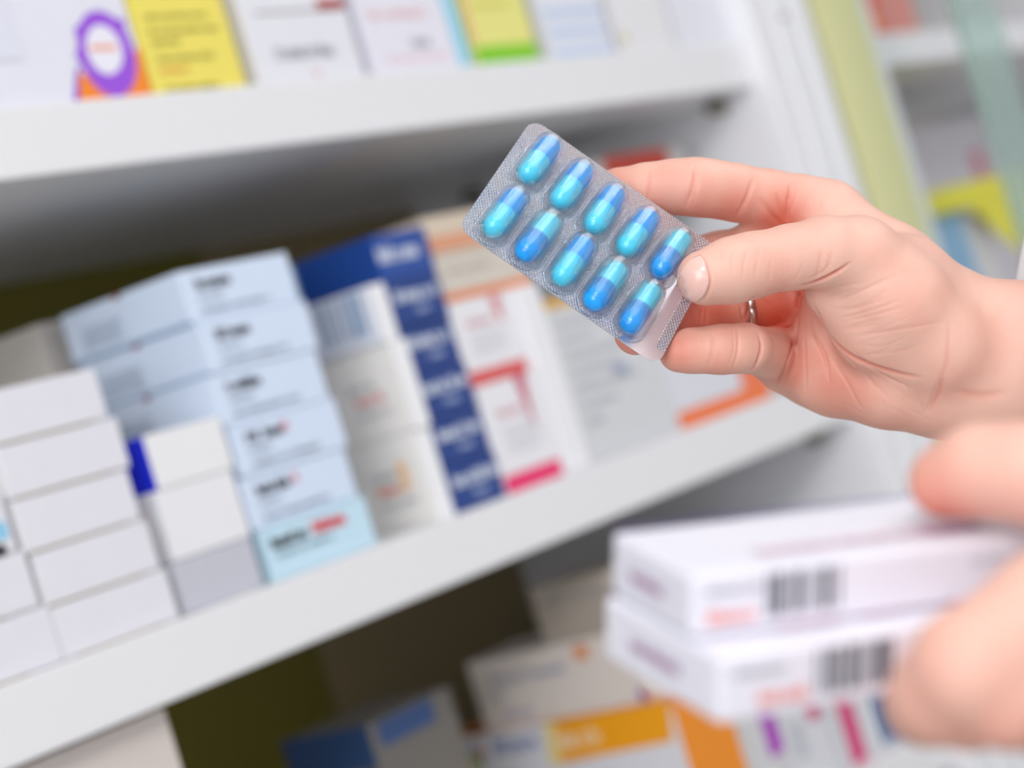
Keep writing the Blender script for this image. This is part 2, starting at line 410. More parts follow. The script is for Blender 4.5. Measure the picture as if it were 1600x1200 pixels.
c = ub((751, 106), (846, 98), 'yellow carton with a green foot on the upper shelf', 'ebe684')
c.rect('F', 0.0, 0.0, 1.0, 0.2, '86cc1c', 'green_foot'); c.text('F', .15, .6, .6, .04, 'c8b840', 155); c.rect('F', 0, .25, .06, 1, 'f0b090', 'orange_edge')
c = ub((866, 97), (962, 88), 'white carton with pale blue stripes on the upper shelf', 'e4e6f2')
for q in range(3): c.rect('F', 0.05, 0.02 + 0.22 * q, 0.95, 0.10 + 0.22 * q, 'c3d4ee', 'blue_stripe')
c = ub((975, 88), (1060, 80), 'white carton with a beige mark, second from the right end of the upper shelf', 'e8e7ea')
c.rect('F', 0.05, 0.1, 0.16, 0.22, 'd8d0a0', 'beige_mark')
c = ub((1066, 80), (1146, 73), 'plain white carton at the right end of the upper shelf', 'e6e6f0')

# ------------------------------------------------------------------ cartons on the lowest shelf in view
def lb(lab, bl, br, tl, colour, y=0.02, d=0.09, z0=None, **k):
    z = LT + E0 if z0 is None else z0
    x0 = P(*bl, y).x; x1 = P(*br, y).x; z1 = P(*tl, y).z
    return Carton('medicine_carton', lab, x0, x1, z, z1, y, d, colour, **k)
c = Carton('medicine_carton', 'grey-white carton under the shelf at the lower left corner', P(-60, 1300, 0.015).x, P(285, 1200, 0.015).x, LT + E0, ST - TH - 0.003, 0.015, 0.09, 'd6ccc6')
c.rect('F', .3, .75, .6, .86, 'b0b4d0', 'blue_smudge')
yq = 0.10
pc = P(572, 1133, yq)
c = Carton('medicine_carton', 'grey carton with blue top band, deep on the lower shelf left of the orange-fronted carton', pc.x, P(700, 1070, yq).x, LT + E0, pc.z, yq, PX(440, 1160, pc.x).y - yq, '6f6c67')
c.rect('L', 0, 0.84, 1, 1, '2c4a78', 'blue_band'); c.rect('F', 0.10, 0.90, 0.75, 0.99, '2c4c80', 'blue_band'); c.rect('F', .0, .3, .16, .8, '94785e', 'brown_patch')
yq = 0.008
pc = P(1045, 1093, yq); zA = pc.z; xb0 = pc.x; dq = PX(688, 1160, xb0).y - yq
xb1 = P(1136, 1170, 0.02).x - 0.002
c = Carton('medicine_carton', 'white carton with orange front and a colourful emblem on its long side, lower shelf', xb0, xb1, LT + E0, zA - E0, yq, dq, 'dcdce2')
def AL(px, py):
    p = PX(px, py, xb0); return ((yq + dq - p.y) / dq, (p.z - LT) / c.h)
c.rect('F', 0, 0, 1, 1, 'ea8a00', 'orange_front')
c.poly('orange_band', 'L', [[AL(880, 1193), AL(1052, 1158), (1.0, 1.0), (AL(868, 1130)[0], 1.0)]], 'f0a010')
c.poly('pale_yellow_band', 'L', [[AL(862, 1197), AL(880, 1193), (AL(868, 1130)[0], 1.0), (AL(852, 1135)[0], 1.0)]], 'ecd488')
c.rect('T', 0, 0, 1, 1, 'e08848', 'orange_lid')
a0, b0 = AL(872, 1172); c.text('L', a0, b0, 0.2, 0.10, 'f2d8b0', 161, .4)
a0, b0 = AL(778, 1180); c.text('L', a0, b0, 0.2, 0.10, '7a86b4', 162, .4)
for q, (px, py, col_) in enumerate([(735, 1176, '90b8c8'), (722, 1184, 'e89070'), (752, 1176, 'c87a8c'), (728, 1195, '7a6aa8'), (750, 1190, '70a868'), (739, 1192, 'd8c050')]):
    ca, cb_ = AL(px, py); c.poly('emblem_petal', 'L', [[(ca + .022 * math.cos(t * .785), cb_ + .04 * math.sin(t * .785)) for t in range(8)]], col_)
xc = xb0 + 0.002; pb = PX(728, 1037, xc)
yk = PX(1030, 975, xc).y; yk = max(yk, 0.02)
c = Carton('medicine_carton', 'cream carton with blue title and orange spot, on the orange-fronted carton', xc, xb1 - 0.002, zA + E0, pb.z, yk, pb.y - yk, 'ddd3cc')
c.text('L', 0.12, 0.62, 0.46, 0.13, '9aa2b4', 165, .4); c.rect('L', 0.64, 0.74, 0.72, 0.92, 'dc8850', 'orange_spot'); c.text('L', .1, .42, .08, .1, 'b0b4c0', 166); c.text('L', .14, .14, .2, .13, 'a8a4bc', 167, .4); c.rect('L', .93, .02, .97, .2, '8858a0', 'purple_mark'); c.rect('L', .97, .02, 1.0, .16, 'e8a060', 'orange_mark')
ztc = c.root.location.z + c.h
pb2 = PX(826, 922, xc + 0.001)
c = Carton('medicine_carton', 'dim beige carton lying on the cream carton below the middle shelf', xc + 0.001, xb1 - 0.003, ztc + E0, pb2.z, 0.03, pb2.y - 0.03, 'a99f94')
c.text('L', 0.15, 0.7, 0.8, 0.14, '8c8890', 168)
# purple and pink cartons, lower right
vx = xb1 + 0.001
for q, (pxa, pxb, colr, bands, lab) in enumerate([
        ((1140, 1170), (1215, 1140), 'd2d2d4', [('blue_spot', .35, .70, .65, .86, '8890b0'), ('purple_band', .72, .3, 1.0, 1.0, 'a830b8')], 'white carton with a purple band on the lower shelf under the held cartons'),
        ((1220, 1140), (1290, 1115), 'd6d6dc', [('pink_band', .62, .35, .9, 1.0, 'c83070'), ('grey_spot', .2, .2, .4, .4, 'b8b8c4')], 'white carton with a crimson band on the lower shelf under the held cartons'),
        ((1296, 1120), (1362, 1095), 'd4d6da', [('pink_foot', .2, .0, .55, .6, 'd02870')], 'white carton with a pink foot stripe, rightmost of the three under the held cartons')]):
    x0 = max(P(*pxa, 0.02).x, vx); x1 = P(*pxb, 0.02).x
    c = Carton('medicine_carton', lab, x0, x1, LT + E0, LT + 0.13, 0.02, 0.09, colr)
    for nm, a0, b0, a1, b1, cl in bands: c.rect('F', a0, b0, a1, b1, cl, nm)
    vx = x1 + 0.001
c = Carton('medicine_carton', 'dark blue carton on the lower shelf behind the fingers of the near hand', vx + 0.001, vx + 0.05, LT + E0, LT + 0.115, 0.02, 0.09, '3d6c9c')
# dark block added in place of the shaded shelf interior
c = Carton('medicine_carton', 'charcoal block standing in for the dark shelf interior behind the held cartons', XR - 0.07, XR - 0.006, LT + E0, P(1250, 775, 0.12).z, 0.12, 0.07, '45454c')

# ------------------------------------------------------------------ things in the second unit
SH = S2B - 0.26
c = Carton('medicine_carton', 'red carton on the upper shelf of the second unit at the top edge', P(1358, 33, 0.01).x, P(1432, 30, 0.01).x, S2T + E0, S2T + 0.12, 0.01, 0.1, 'd8887c')
c.rect('F', 0.0, 0.0, 0.25, 1.0, 'e85030', 'red_edge'); c.rect('F', 0.02, 0.05, 0.2, 0.2, 'f08030', 'orange_mark')
c = Carton('medicine_carton', 'pale pinkish-grey carton in the second unit above the yellow carton', P(1445, 300, .12).x, P(1560, 270, .12).x, SH + E0, P(1430, 200, .12).z, 0.12, 0.1, 'cbc6cd')
c.rect('F', .7, .7, .85, .85, 'c8707c', 'red_mark')
c = Carton('medicine_carton', 'blue carton in the second unit below the yellow carton', P(1470, 440, .01).x, P(1530, 430, .01).x, SH + E0, P(1455, 340, .01).z, 0.01, 0.1, '86b4d8')
c.rect('F', .0, .0, .1, 1, 'c8d4e0', 'pale_edge')
zbl = c.root.location.z + c.h; xbl = c.root.location.x
c2 = Carton('medicine_carton', 'white carton right of the blue carton in the second unit', xbl + c.w / 2 + .002, xbl + c.w / 2 + .05, SH + E0, zbl - 0.004, .01, .1, 'd4d2d4')
p0, p1 = P(1448, 322, 0.0), P(1592, 300, 0.0)
yc = Carton('medicine_carton', 'bright yellow carton with a hanging flap lying on the blue carton at right', p0.x, p1.x, zbl + E0, P(1448, 300, 0).z, 0.0, 0.09, 'e4dc00')
bm = bmesh.new()
hy = yc.h
prof = [(0.40, 0.0), (0.52, -0.012), (0.62, -0.03), (0.80, -0.05), (1.0, -0.068), (1.0, 0.0)]
vs = [bm.verts.new((-yc.w / 2 + a * yc.w, -yc.d / 2 - 0.0008, z)) for a, z in prof]
f_ = bm.faces.new(vs); r = bmesh.ops.extrude_face_region(bm, geom=[f_])
for v in [g for g in r['geom'] if isinstance(g, bmesh.types.BMVert)]: v.co.y -= 0.0012
obj('hanging_flap', bm, paper('e4dc00'), yc.root)
# green glass door edge
gl = bpy.data.materials.new('green_glass'); gl.use_nodes = True
b = gl.node_tree.nodes['Principled BSDF']
b.inputs['Base Color'].default_value = (*lin('d0e6df'), 1); b.inputs['Transmission Weight'].default_value = 0.75; b.inputs['Roughness'].default_value = 0.15; b.inputs['IOR'].default_value = 1.2
g0, g1 = P(1490, 0, -0.1), P(1555, 0, -0.1)
gd = thing('glass_door', 'green tinted glass door leaf in front of the second unit at the top right', 'door', (g0.x, -0.1, 0.3))
obj('glass_pane', box_bm((0, 0, 0), (g1.x - g0.x, 0.006, 1.8), 0.001), gl, gd)
obj('hinge_rail', box_bm((0, 0.006, 0), (0.012, 0.08, 0.03)), mat('rail_metal', 'a8b0b0', 0.3, 0, 0.9), gd)

# ------------------------------------------------------------------ blister pack
TLc, TRc, BRc, BLc = W(832, 185, .7165), W(1124.5, 389.6, .7165), W(1027, 572.4, .6835), W(714.8, 356.4, .6835)
e1 = ((TRc - TLc) + (BRc - BLc)).normalized()
e2 = ((BLc - TLc) + (BRc - TRc)); e2 = (e2 - e1 * e2.dot(e1)).normalized()
nn = e2.cross(e1)                                  # towards the camera side
RP = Matrix((e1, -e2, nn)).transposed()            # pack frame: x right, y up, z out of the pockets
LS = ((TRc - TLc).length + (BRc - BLc).length) / 2 * 1000
LTm = ((BLc - TLc).length + (BRc - TRc).length) / 2 * 1000
PO = (TLc + TRc + BRc + BLc) / 4
RPi = RP.transposed()
def PM(s, t, h=0.0):
    """s,t in 0..1 over the sheet, h in metres above it -> pack local"""
    w = TLc * (1 - s) * (1 - t) + TRc * s * (1 - t) + BRc * s * t + BLc * (1 - s) * t
    return RPi @ (w - PO) + Vector((0, 0, h))
def projW(p):
    c = RC.transposed() @ (p - CAMP); return Vector((800 + F * c.x / -c.z, 600 - F * c.y / -c.z))
def inv_pack(px, py, h):
    s, t = 0.5, 0.5
    for _ in range(12):
        g = lambda s, t: projW(PO + RP @ PM(s, t, h))
        p = g(s, t); d1 = (g(s + 1e-3, t) - p) / 1e-3; d2 = (g(s, t + 1e-3) - p) / 1e-3
        r = Vector((px, py)) - p; det = d1.x * d2.y - d1.y * d2.x
        s += (r.x * d2.y - r.y * d2.x) / det; t += (d1.x * r.y - d1.y * r.x) / det
    return s, t
pack = thing('blister_pack', 'silver foil blister pack of ten blue capsules held up by the hand', 'blister pack', PO, rot=RP)

foil = bpy.data.materials.new('silver_foil'); foil.use_nodes = True
nt = foil.node_tree; b = nt.nodes['Principled BSDF']
b.inputs['Base Color'].default_value = (0.88, 0.85, 0.92, 1); b.inputs['Metallic'].default_value = 0.85; b.inputs['Roughness'].default_value = 0.30
uvn = nt.nodes.new('ShaderNodeUVMap'); sp = nt.nodes.new('ShaderNodeSeparateXYZ'); nt.links.new(uvn.outputs[0], sp.inputs[0])
def mth(op, a, b_=None, c_=None):
    n_ = nt.nodes.new('ShaderNodeMath'); n_.operation = op
    for i, v in enumerate((a, b_, c_)):
        if v is None: continue
        if isinstance(v, (int, float)): n_.inputs[i].default_value = v
        else: nt.links.new(v, n_.inputs[i])
    return n_.outputs[0]
kf = 2 * math.pi / 1.15
u_, v_ = sp.outputs[0], sp.outputs[1]
sa = mth('ABSOLUTE', mth('SINE', mth('MULTIPLY', mth('ADD', u_, mth('MULTIPLY', v_, 0.72)), kf / 2)))
sb = mth('ABSOLUTE', mth('SINE', mth('MULTIPLY', mth('SUBTRACT', u_, mth('MULTIPLY', v_, 0.72)), kf / 2)))
kn = mth('MINIMUM', sa, sb)
msk = mth('MAXIMUM', mth('LESS_THAN', u_, LS - 10.5), mth('GREATER_THAN', u_, LS - 3.2))
msk = mth('MAXIMUM', msk, mth('LESS_THAN', v_, 21.0))
msk = mth('MULTIPLY', msk, mth('LESS_THAN', mth('ADD', v_, mth('MULTIPLY', mth('GREATER_THAN', u_, LS - 14), 8.0)), LTm + 2.0))
bp = nt.nodes.new('ShaderNodeBump'); bp.inputs['Strength'].default_value = 0.85; bp.inputs['Distance'].default_value = 0.0005
nt.links.new(mth('MULTIPLY', kn, msk), bp.inputs['Height']); nt.links.new(bp.outputs[0], b.inputs['Normal'])

def rr_outline(r=4.8, seg=8, inset=0.0):
    pts = []
    for (cs, ct, a0) in ((LS - r, r, -90), (LS - r, LTm - r, 0), (r, LTm - r, 90), (r, r, 180)):
        for i in range(seg + 1):
            a = math.radians(a0 + 90 * i / seg); pts.append((cs + (r - inset) * math.cos(a), ct + (r - inset) * math.sin(a)))
    return pts
def sheet(name, m, h0, h1, inset, parent):
    bm = bmesh.new(); uvl = bm.loops.layers.uv.new('UVMap'); out = rr_outline(inset=inset)
    top = [bm.verts.new(PM(s / LS, t / LTm, h1)) for s, t in out]; bot = [bm.verts.new(PM(s / LS, t / LTm, h0)) for s, t in out]
    cs = [(LS / 2, LTm / 2)]
    n_ = len(out)
    ct = bm.verts.new(PM(.5, .5, h1)); cb = bm.verts.new(PM(.5, .5, h0))
    for i in range(n_):
        j = (i + 1) % n_
        f1 = bm.faces.new((top[j], top[i], ct)); f2 = bm.faces.new((bot[i], bot[j], cb)); f3 = bm.faces.new((top[i], top[j], bot[j], bot[i]))
        for f_, q in ((f1, (out[j], out[i], cs[0])), (f2, (out[i], out[j], cs[0])), (f3, (out[i], out[j], out[j], out[i]))):
            for lp, uv in zip(f_.loops, q): lp[uvl].uv = uv
    bmesh.ops.recalc_face_normals(bm, faces=bm.faces[:])
    return obj(name, bm, m, parent)
fo = sheet('foil_sheet', foil, -0.00015, 0.0001, 0.0, pack); fo['label'] = 'knurled silver foil'

plastic = bpy.data.materials.new('clear_plastic'); plastic.use_nodes = True
pb_ = plastic.node_tree.nodes['Principled BSDF']
pb_.inputs['Base Color'].default_value = (0.985, 0.99, 1.0, 1); pb_.inputs['Transmission Weight'].default_value = 1.0
pb_.inputs['Roughness'].default_value = 0.03; pb_.inputs['IOR'].default_value = 1.46
nt = plastic.node_tree; tr = nt.nodes.new('ShaderNodeBsdfTransparent'); mx = nt.nodes.new('ShaderNodeMixShader'); mx.inputs[0].default_value = 0.5
nt.links.new(pb_.outputs[0], mx.inputs[1]); nt.links.new(tr.outputs[0], mx.inputs[2]); nt.links.new(mx.outputs[0], nt.nodes['Material Output'].inputs[0])

def shiny(name, c):
    m = bpy.data.materials.new(name); m.use_nodes = True; b = m.node_tree.nodes['Principled BSDF']
    b.inputs['Base Color'].default_value = (*lin(c), 1); b.inputs['Roughness'].default_value = 0.2; b.inputs['Coat Weight'].default_value = 0.3
    return m
CAPD, CAPL = shiny('dark_blue_gelatin', '0ea4ff'), shiny('light_blue_gelatin', '4cdcff')

def revolve(prof, m, name, parent, seg=28):
    bm = bmesh.new(); rings = []
    for (r, y) in prof:
        if r < 1e-6: rings.append([bm.verts.new((0, y, 0))])
        else: rings.append([bm.verts.new((r * math.cos(2 * math.pi * i / seg), y, r * math.sin(2 * math.pi * i / seg))) for i in range(seg)])
    for a, b_ in zip(rings, rings[1:]):
        for i in range(seg):
            j = (i + 1) % seg
            q = [a[i % len(a)], a[j % len(a)], b_[j % len(b_)], b_[i % len(b_)]]
            q2 = []
            for v in q:
                if v not in q2: q2.append(v)
            if len(q2) > 2: bm.faces.new(q2)
    bmesh.ops.recalc_face_normals(bm, faces=bm.faces[:])
    return obj(name, bm, m, parent, True)
def pocket(parent, cs, ct, L=23.2, Wd=10.6, H=8.4):
    bm = bmesh.new(); c_ = (L - Wd) / 2; R = Wd / 2; seg = 14; rings = []
    lv = [(R + 0.7, 0.42), (R + 0.25, 0.45)] + [(R * math.cos(th) ** 0.55, 0.2 + H * math.sin(th) ** 0.75) for th in [math.radians(q) for q in (2, 8, 18, 30, 42, 54, 64, 73, 80, 86)]]
    o3 = PM(cs, ct)
    for r, z in lv:
        ring = []
        for half in (0, 1):
            for i in range(seg + 1):
                a = math.pi * i / seg + (math.pi if half else 0)
                y = r * math.sin(a) + (c_ if not half else -c_)
                x = r * math.cos(a)
                ring.append(bm.verts.new(o3 + Vector((x, y, z)) / 1000))
        rings.append(ring)
    for a, b_ in zip(rings, rings[1:]):
        n_ = len(a)
        for i in range(n_): bm.faces.new((a[i], a[(i + 1) % n_], b_[(i + 1) % n_], b_[i]))
    bm.faces.new(rings[-1])
    bmesh.ops.recalc_face_normals(bm, faces=bm.faces[:])
    o = obj('clear_pocket', bm, plastic, parent, True)
    md = o.modifiers.new('thickness', 'SOLIDIFY'); md.thickness = 0.0003; md.offset = -1
    return o
caps = [(842, 250, 1, 'first'), (893, 290, 1, 'second'), (944, 328, 1, 'third'), (996, 364, 1, 'fourth'), (1048, 398, 0, 'fifth'),
        (788, 333, 1, 'first'), (840, 371, 0, 'second'), (895, 408, 1, 'third'), (946, 447, 0, 'fourth'), (1001, 482, 0, 'fifth')]
st_ = [inv_pack(x, y, 0.0042) for x, y, *_ in caps]
hs = lambda r, y0, y1, n_=8, sgn=1: [(r * math.cos(math.pi / 2 * i / n_), y1 - sgn * r + sgn * r * math.sin(math.pi / 2 * i / n_)) for i in range(n_ + 1)]
for i, (x, y, darktop, nm) in enumerate(caps):
    s, t = st_[i]
    row = 'upper' if i < 5 else 'lower'
    pocket(pack, s, min(t - 0.5 / LTm, 1 - 12.8 / LTm))
    lab = "capsule %s from left in the pack's %s row, %s blue half uppermost" % (nm, row, 'dark' if darktop else 'light')
    jit = random.uniform(-0.05, 0.05)
    q = thing('capsule', lab, 'capsule', PO + RP @ PM(s, t, 0.0042), rot=RP @ Matrix.Rotation(jit, 3, 'Z'), group='capsules in the blister pack')
    # light and dark halves; the dark half is the slightly wider cap
    sg = 1 if darktop else -1
    capp = [(3.80, 0.3 * sg), ] + [(r, y_ * sg) for r, y_ in hs(3.80, 0, 10.4)]
    bodp = [(3.62, 0.6 * sg), ] + [(r, -y_ * sg) for r, y_ in hs(3.62, 0, 10.4)]
    o = revolve([(r / 1000, y_ / 1000) for r, y_ in [(3.62, 0.3 * sg)] + capp], CAPD, 'capsule_cap', q); o['label'] = 'dark blue half'
    o = revolve([(r / 1000, y_ / 1000) for r, y_ in bodp], CAPL, 'capsule_body', q); o['label'] = 'light blue half'
# embossed code strip
bm = bmesh.new()
for sx in (LS - 10.5, LS - 3.4):
    for i in range(24):
        t = 16 + i * (LTm - 24) / 24
        bmesh.ops.create_icosphere(bm, subdivisions=1, radius=0.00026, matrix=Matrix.Translation(PM(sx / LS, t / LTm, 0.0001)))
o = obj('embossed_dots', bm, mat('foil_dot', 'e8e8ee', 0.25, 0, 0.9), pack, True)

# ------------------------------------------------------------------ hands: rounded-cone fields blended and meshed (millimetres, camera-oriented frame)
def N(px, py, d, r):
    """skeleton joint: picture position, distance, radius (mm)"""
    return ((px - 800) / F * d, -(py - 600) / F * d, -d, r)
def smin(a, b, k):
    h = np.maximum(k - np.abs(a - b), 0) / k
    return np.minimum(a, b) - h * h * k * 0.25
def cone(p, a, b):
    pa = p - np.array(a[:3], np.float32); ba = np.array(b[:3], np.float32) - np.array(a[:3], np.float32)
    t = np.clip((pa @ ba) / (ba @ ba), 0, 1)
    return np.linalg.norm(pa - t[..., None] * ba, axis=-1) - (a[3] + t * (b[3] - a[3]))
def field(p, groups):
    out = None
    for chains, kin, kout in groups:
        g = None
        for ch in chains:
            for a, b in zip(ch, ch[1:]):
                d = cone(p, a, b); g = d if g is None else smin(g, d, kin)
        out = g if out is None else smin(out, g, kout)
    return out
def grid_field(groups, h, pad=4, B=10):
    """signed field on a grid, evaluated only in the blocks the surface can cross"""
    nodes = np.array([n for g in groups for ch in g[0] for n in ch])
    lo = (nodes[:, :3] - nodes[:, 3:]).min(0) - pad; hi = (nodes[:, :3] + nodes[:, 3:]).max(0) + pad
    nb = np.ceil((hi - lo) / (h * B)).astype(int)
    dims = nb * B
    f = np.empty(dims, np.float32)
    bi = np.stack(np.meshgrid(*[np.arange(n) for n in nb], indexing='ij'), -1).reshape(-1, 3)
    ctr = (lo + (bi * B + (B - 1) / 2) * h).astype(np.float32)
    d = np.concatenate([field(ctr[k:k + 50000], groups) for k in range(0, len(ctr), 50000)])
    F6 = f.reshape(nb[0], B, nb[1], B, nb[2], B)
    F6[:] = d.reshape(nb)[:, None, :, None, :, None]
    near = np.nonzero(np.abs(d) < h * B * 0.5 * 1.74 * 1.15 + 1.0)[0]
    loc = np.stack(np.meshgrid(*[np.arange(B)] * 3, indexing='ij'), -1).reshape(-1, 3) * h
    for k in range(0, len(near), 400):
        sel = near[k:k + 400]
        p = (lo + bi[sel][:, None] * B * h + loc[None]).astype(np.float32)
        v = field(p, groups).reshape(-1, B, B, B)
        for q, s_ in enumerate(sel):
            x, y, z = bi[s_]; F6[x, :, y, :, z, :] = v[q]
    return f, lo, h
def surface_nets(f, lo, h):
    nx, ny, nz = f.shape
    s = f < 0
    acc = np.zeros((nx - 1, ny - 1, nz - 1, 3), np.float32); cnt = np.zeros((nx - 1, ny - 1, nz - 1), np.float32)
    sl = lambda o, n: slice(o, n - 1 + o)
    for ax in range(3):
        oth = [a for a in range(3) if a != ax]
        for o1 in (0, 1):
            for o2 in (0, 1):
                o = [0, 0, 0]; o[oth[0]] = o1; o[oth[1]] = o2
                e = list(o); e[ax] = 1
                A_ = f[sl(o[0], nx), sl(o[1], ny), sl(o[2], nz)]; B_ = f[sl(e[0], nx), sl(e[1], ny), sl(e[2], nz)]
                m = (A_ < 0) != (B_ < 0)
                idx = np.nonzero(m)
                a_, b_ = A_[idx], B_[idx]; t = a_ / (a_ - b_)
                pos = np.zeros((len(t), 3), np.float32); pos[:] = o; pos[:, ax] = t
                acc[idx] += pos; cnt[idx] += 1
    cells = np.nonzero(cnt > 0)
    vid = -np.ones(cnt.shape, np.int64); vid[cells] = np.arange(len(cells[0]))
    V = (acc[cells] / cnt[cells][:, None] + np.stack(cells, 1)) * h + lo
    quads = []
    for ax in range(3):
        a1, a2 = [(1, 2), (2, 0), (0, 1)][ax]
        lo_ = [slice(0, n) for n in (nx, ny, nz)]; hi_ = list(lo_)
        lo_[ax] = slice(0, -1); hi_[ax] = slice(1, None)
        A_, B_ = s[tuple(lo_)], s[tuple(hi_)]
        idx = np.stack(np.nonzero(A_ != B_), 1)
        flip = A_[tuple(idx.T)]
        def cell(d1, d2):
            c_ = idx.copy(); c_[:, a1] -= d1; c_[:, a2] -= d2; return c_
        cs_ = [cell(1, 1), cell(0, 1), cell(0, 0), cell(1, 0)]
        q = np.stack([vid[tuple(np.clip(c_, 0, np.array(vid.shape) - 1).T)] for c_ in cs_], 1)
        q[~flip] = q[~flip][:, ::-1]
        quads.append(q[(q >= 0).all(1)])
    return V, np.concatenate(quads)
def smooth_mesh(V, Q, it):
    e = np.concatenate([Q[:, [0, 1]], Q[:, [1, 2]], Q[:, [2, 3]], Q[:, [3, 0]]])
    for i in range(it):
        acc = np.zeros_like(V); c_ = np.zeros(len(V))
        np.add.at(acc, e[:, 0], V[e[:, 1]]); np.add.at(acc, e[:, 1], V[e[:, 0]]); np.add.at(c_, e[:, 0], 1); np.add.at(c_, e[:, 1], 1)
        V = V + 0.5 * (acc / c_[:, None] - V)
    return V
def hit(px, py, groups, d0=380.0, d1=1000.0):
    """where the line of sight through a picture point meets the hand"""
    r = np.array(((px - 800) / F, -(py - 600) / F, -1.0)); d = d0
    for _ in range(200):
        v = float(field((r * d)[None].astype(np.float32), groups)[0])
        if v < 0.05: return r * d
        d += v * 0.9
        if d > d1: return None
    return r * d
def grad(p, groups, e=0.4):
    P_ = np.atleast_2d(p); o = np.array([e * np.eye(3)[i] * s_ for i in range(3) for s_ in (1, -1)])
    v = field((P_[:, None] + o[None]).astype(np.float32), groups); g = v[:, 0::2] - v[:, 1::2]
    g = g / np.linalg.norm(g, axis=1)[:, None]
    return g if np.ndim(p) == 2 else g[0]
def poly_dist(V, L):
    """distance of vertices to a polyline, and the place along it (0..1)"""
    best = np.full(len(V), 1e9); par = np.zeros(len(V)); n_ = len(L) - 1
    for i in range(n_):
        a, b = L[i], L[i + 1]; ba = b - a; t = np.clip((V - a) @ ba / (ba @ ba), 0, 1)
        d = np.linalg.norm(V - a - t[:, None] * ba, axis=1); m = d < best; best[m] = d[m]; par[m] = (i + t[m]) / n_
    return best, par
def densify(pts, k=6):
    P_ = [np.array(p, float) for p in pts]; out = []
    for i in range(len(P_) - 1):
        p0, p1, p2, p3 = P_[max(i - 1, 0)], P_[i], P_[i + 1], P_[min(i + 2, len(P_) - 1)]
        for j in range(k):
            t = j / k
            out.append(0.5 * ((2 * p1) + (-p0 + p2) * t + (2 * p0 - 5 * p1 + 4 * p2 - p3) * t * t + (-p0 + 3 * p1 - 3 * p2 + p3) * t ** 3))
    return out + [P_[-1]]
def crease_all(V, groups, creases, red):
    for pts, depth, sig in creases:
        L = [hit(x, y, groups) for x, y in densify(pts)]
        L = [p for p in L if p is not None]
        if len(L) < 2: continue
        segs = [[L[0]]]
        for p in L[1:]:
            if np.linalg.norm(p - segs[-1][-1]) > 9: segs.append([p])
            else: segs[-1].append(p)
        for Ls in segs:
            if len(Ls) < 2: continue
            lo = np.min(Ls, 0) - 5 * sig; hi = np.max(Ls, 0) + 5 * sig
            m = np.nonzero(((V > lo) & (V < hi)).all(1))[0]
            d, t = poly_dist(V[m], Ls)
            tap = np.clip(np.minimum(t, 1 - t) * 3.2 + 0.05, 0, 1)
            w = np.exp(-(d / sig) ** 2) * tap
            k = w > 0.02
            if not k.any(): continue
            nrm = grad(V[m][k], groups)
            V[m[k]] -= nrm * (depth * w[k])[:, None]
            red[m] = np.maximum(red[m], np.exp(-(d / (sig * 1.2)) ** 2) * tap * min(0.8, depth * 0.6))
    return V, red

# --- the right hand, palm to the camera
index_f = [N(1295, 336, 733, 11.0), N(1250, 322, 734, 10.0), N(1200, 311, 733, 9.4), N(1150, 301, 730, 9.1), N(1115, 295, 727, 9.0), N(1085, 292, 725, 9.1), N(1050, 292, 727, 8.5), N(1010, 296, 728, 8.2), N(968, 303, 731, 8.0), N(930, 314, 733, 6.8)]
middle_f = [N(1270, 402, 742, 10.2), N(1190, 404, 744, 9.6), N(1130, 406, 742, 9.4), N(1070, 413, 734, 9.0), N(1010, 432, 722, 8.4), N(965, 455, 716, 7.6)]
ring_f = [N(1250, 482, 750, 10.0), N(1190, 486, 747, 9.2), N(1130, 493, 739, 9.0), N(1080, 500, 725, 8.8), N(1035, 508, 711, 8.2), N(993, 521, 703.5, 6.9)]
pinky_f = [N(1232, 556, 744, 9.5), N(1212, 554, 727, 8.5), N(1165, 544, 701, 7.7), N(1148, 545, 698, 7.4), N(1125, 546, 697, 7.6), N(1105, 547, 697, 6.9), N(1080, 548, 697, 6.9), N(1060, 551, 697, 6.2)]
palm = [[N(1295, 336, 733, 11.0), N(1400, 418, 726, 12.0), N(1520, 522, 719, 16)], [N(1270, 402, 742, 10.2), N(1400, 480, 734, 13), N(1530, 550, 722, 16)],
        [N(1250, 482, 750, 10.0), N(1380, 530, 737, 13), N(1530, 580, 722, 17)], [N(1232, 556, 744, 9.5), N(1310, 582, 731, 13.0), N(1400, 590, 722, 14.2), N(1490, 600, 719, 16.5)]]
ridge = [[N(1288, 480, 728, 8), N(1284, 540, 726, 9.5), N(1280, 586, 728, 9.5)], [N(1284, 540, 726, 9.5), N(1380, 600, 718, 13)], [N(1280, 586, 728, 9.5), N(1390, 600, 720, 13)]]
arm = [[N(1510, 525, 719, 16.5), N(1600, 541, 719, 19), N(1900, 545, 725, 24), N(2250, 550, 735, 30)], [N(1480, 602, 719, 15.8), N(1560, 596, 720, 18.5), N(1900, 620, 728, 24), N(2250, 620, 738, 30)]]
thenar = [[N(1338, 405, 697, 12.5), N(1400, 470, 702, 16), N(1470, 540, 708, 16), N(1540, 575, 716, 15)], [N(1302, 455, 703, 9), N(1370, 515, 707, 13), N(1450, 565, 713, 13)],
          [N(1338, 402, 700, 11), N(1420, 435, 713, 12.5), N(1500, 512, 717, 16)]]
thumb = [[N(1345, 402, 697, 12.3), N(1290, 394, 692, 11.0), N(1235, 402, 689, 9.8), N(1185, 412, 687, 9.5), N(1165, 417, 686, 9.6), N(1140, 423, 684, 9.4), N(1100, 433, 682, 8.3)], [N(1140, 425, 686, 9.0), N(1105, 436, 685.5, 7.6)]]
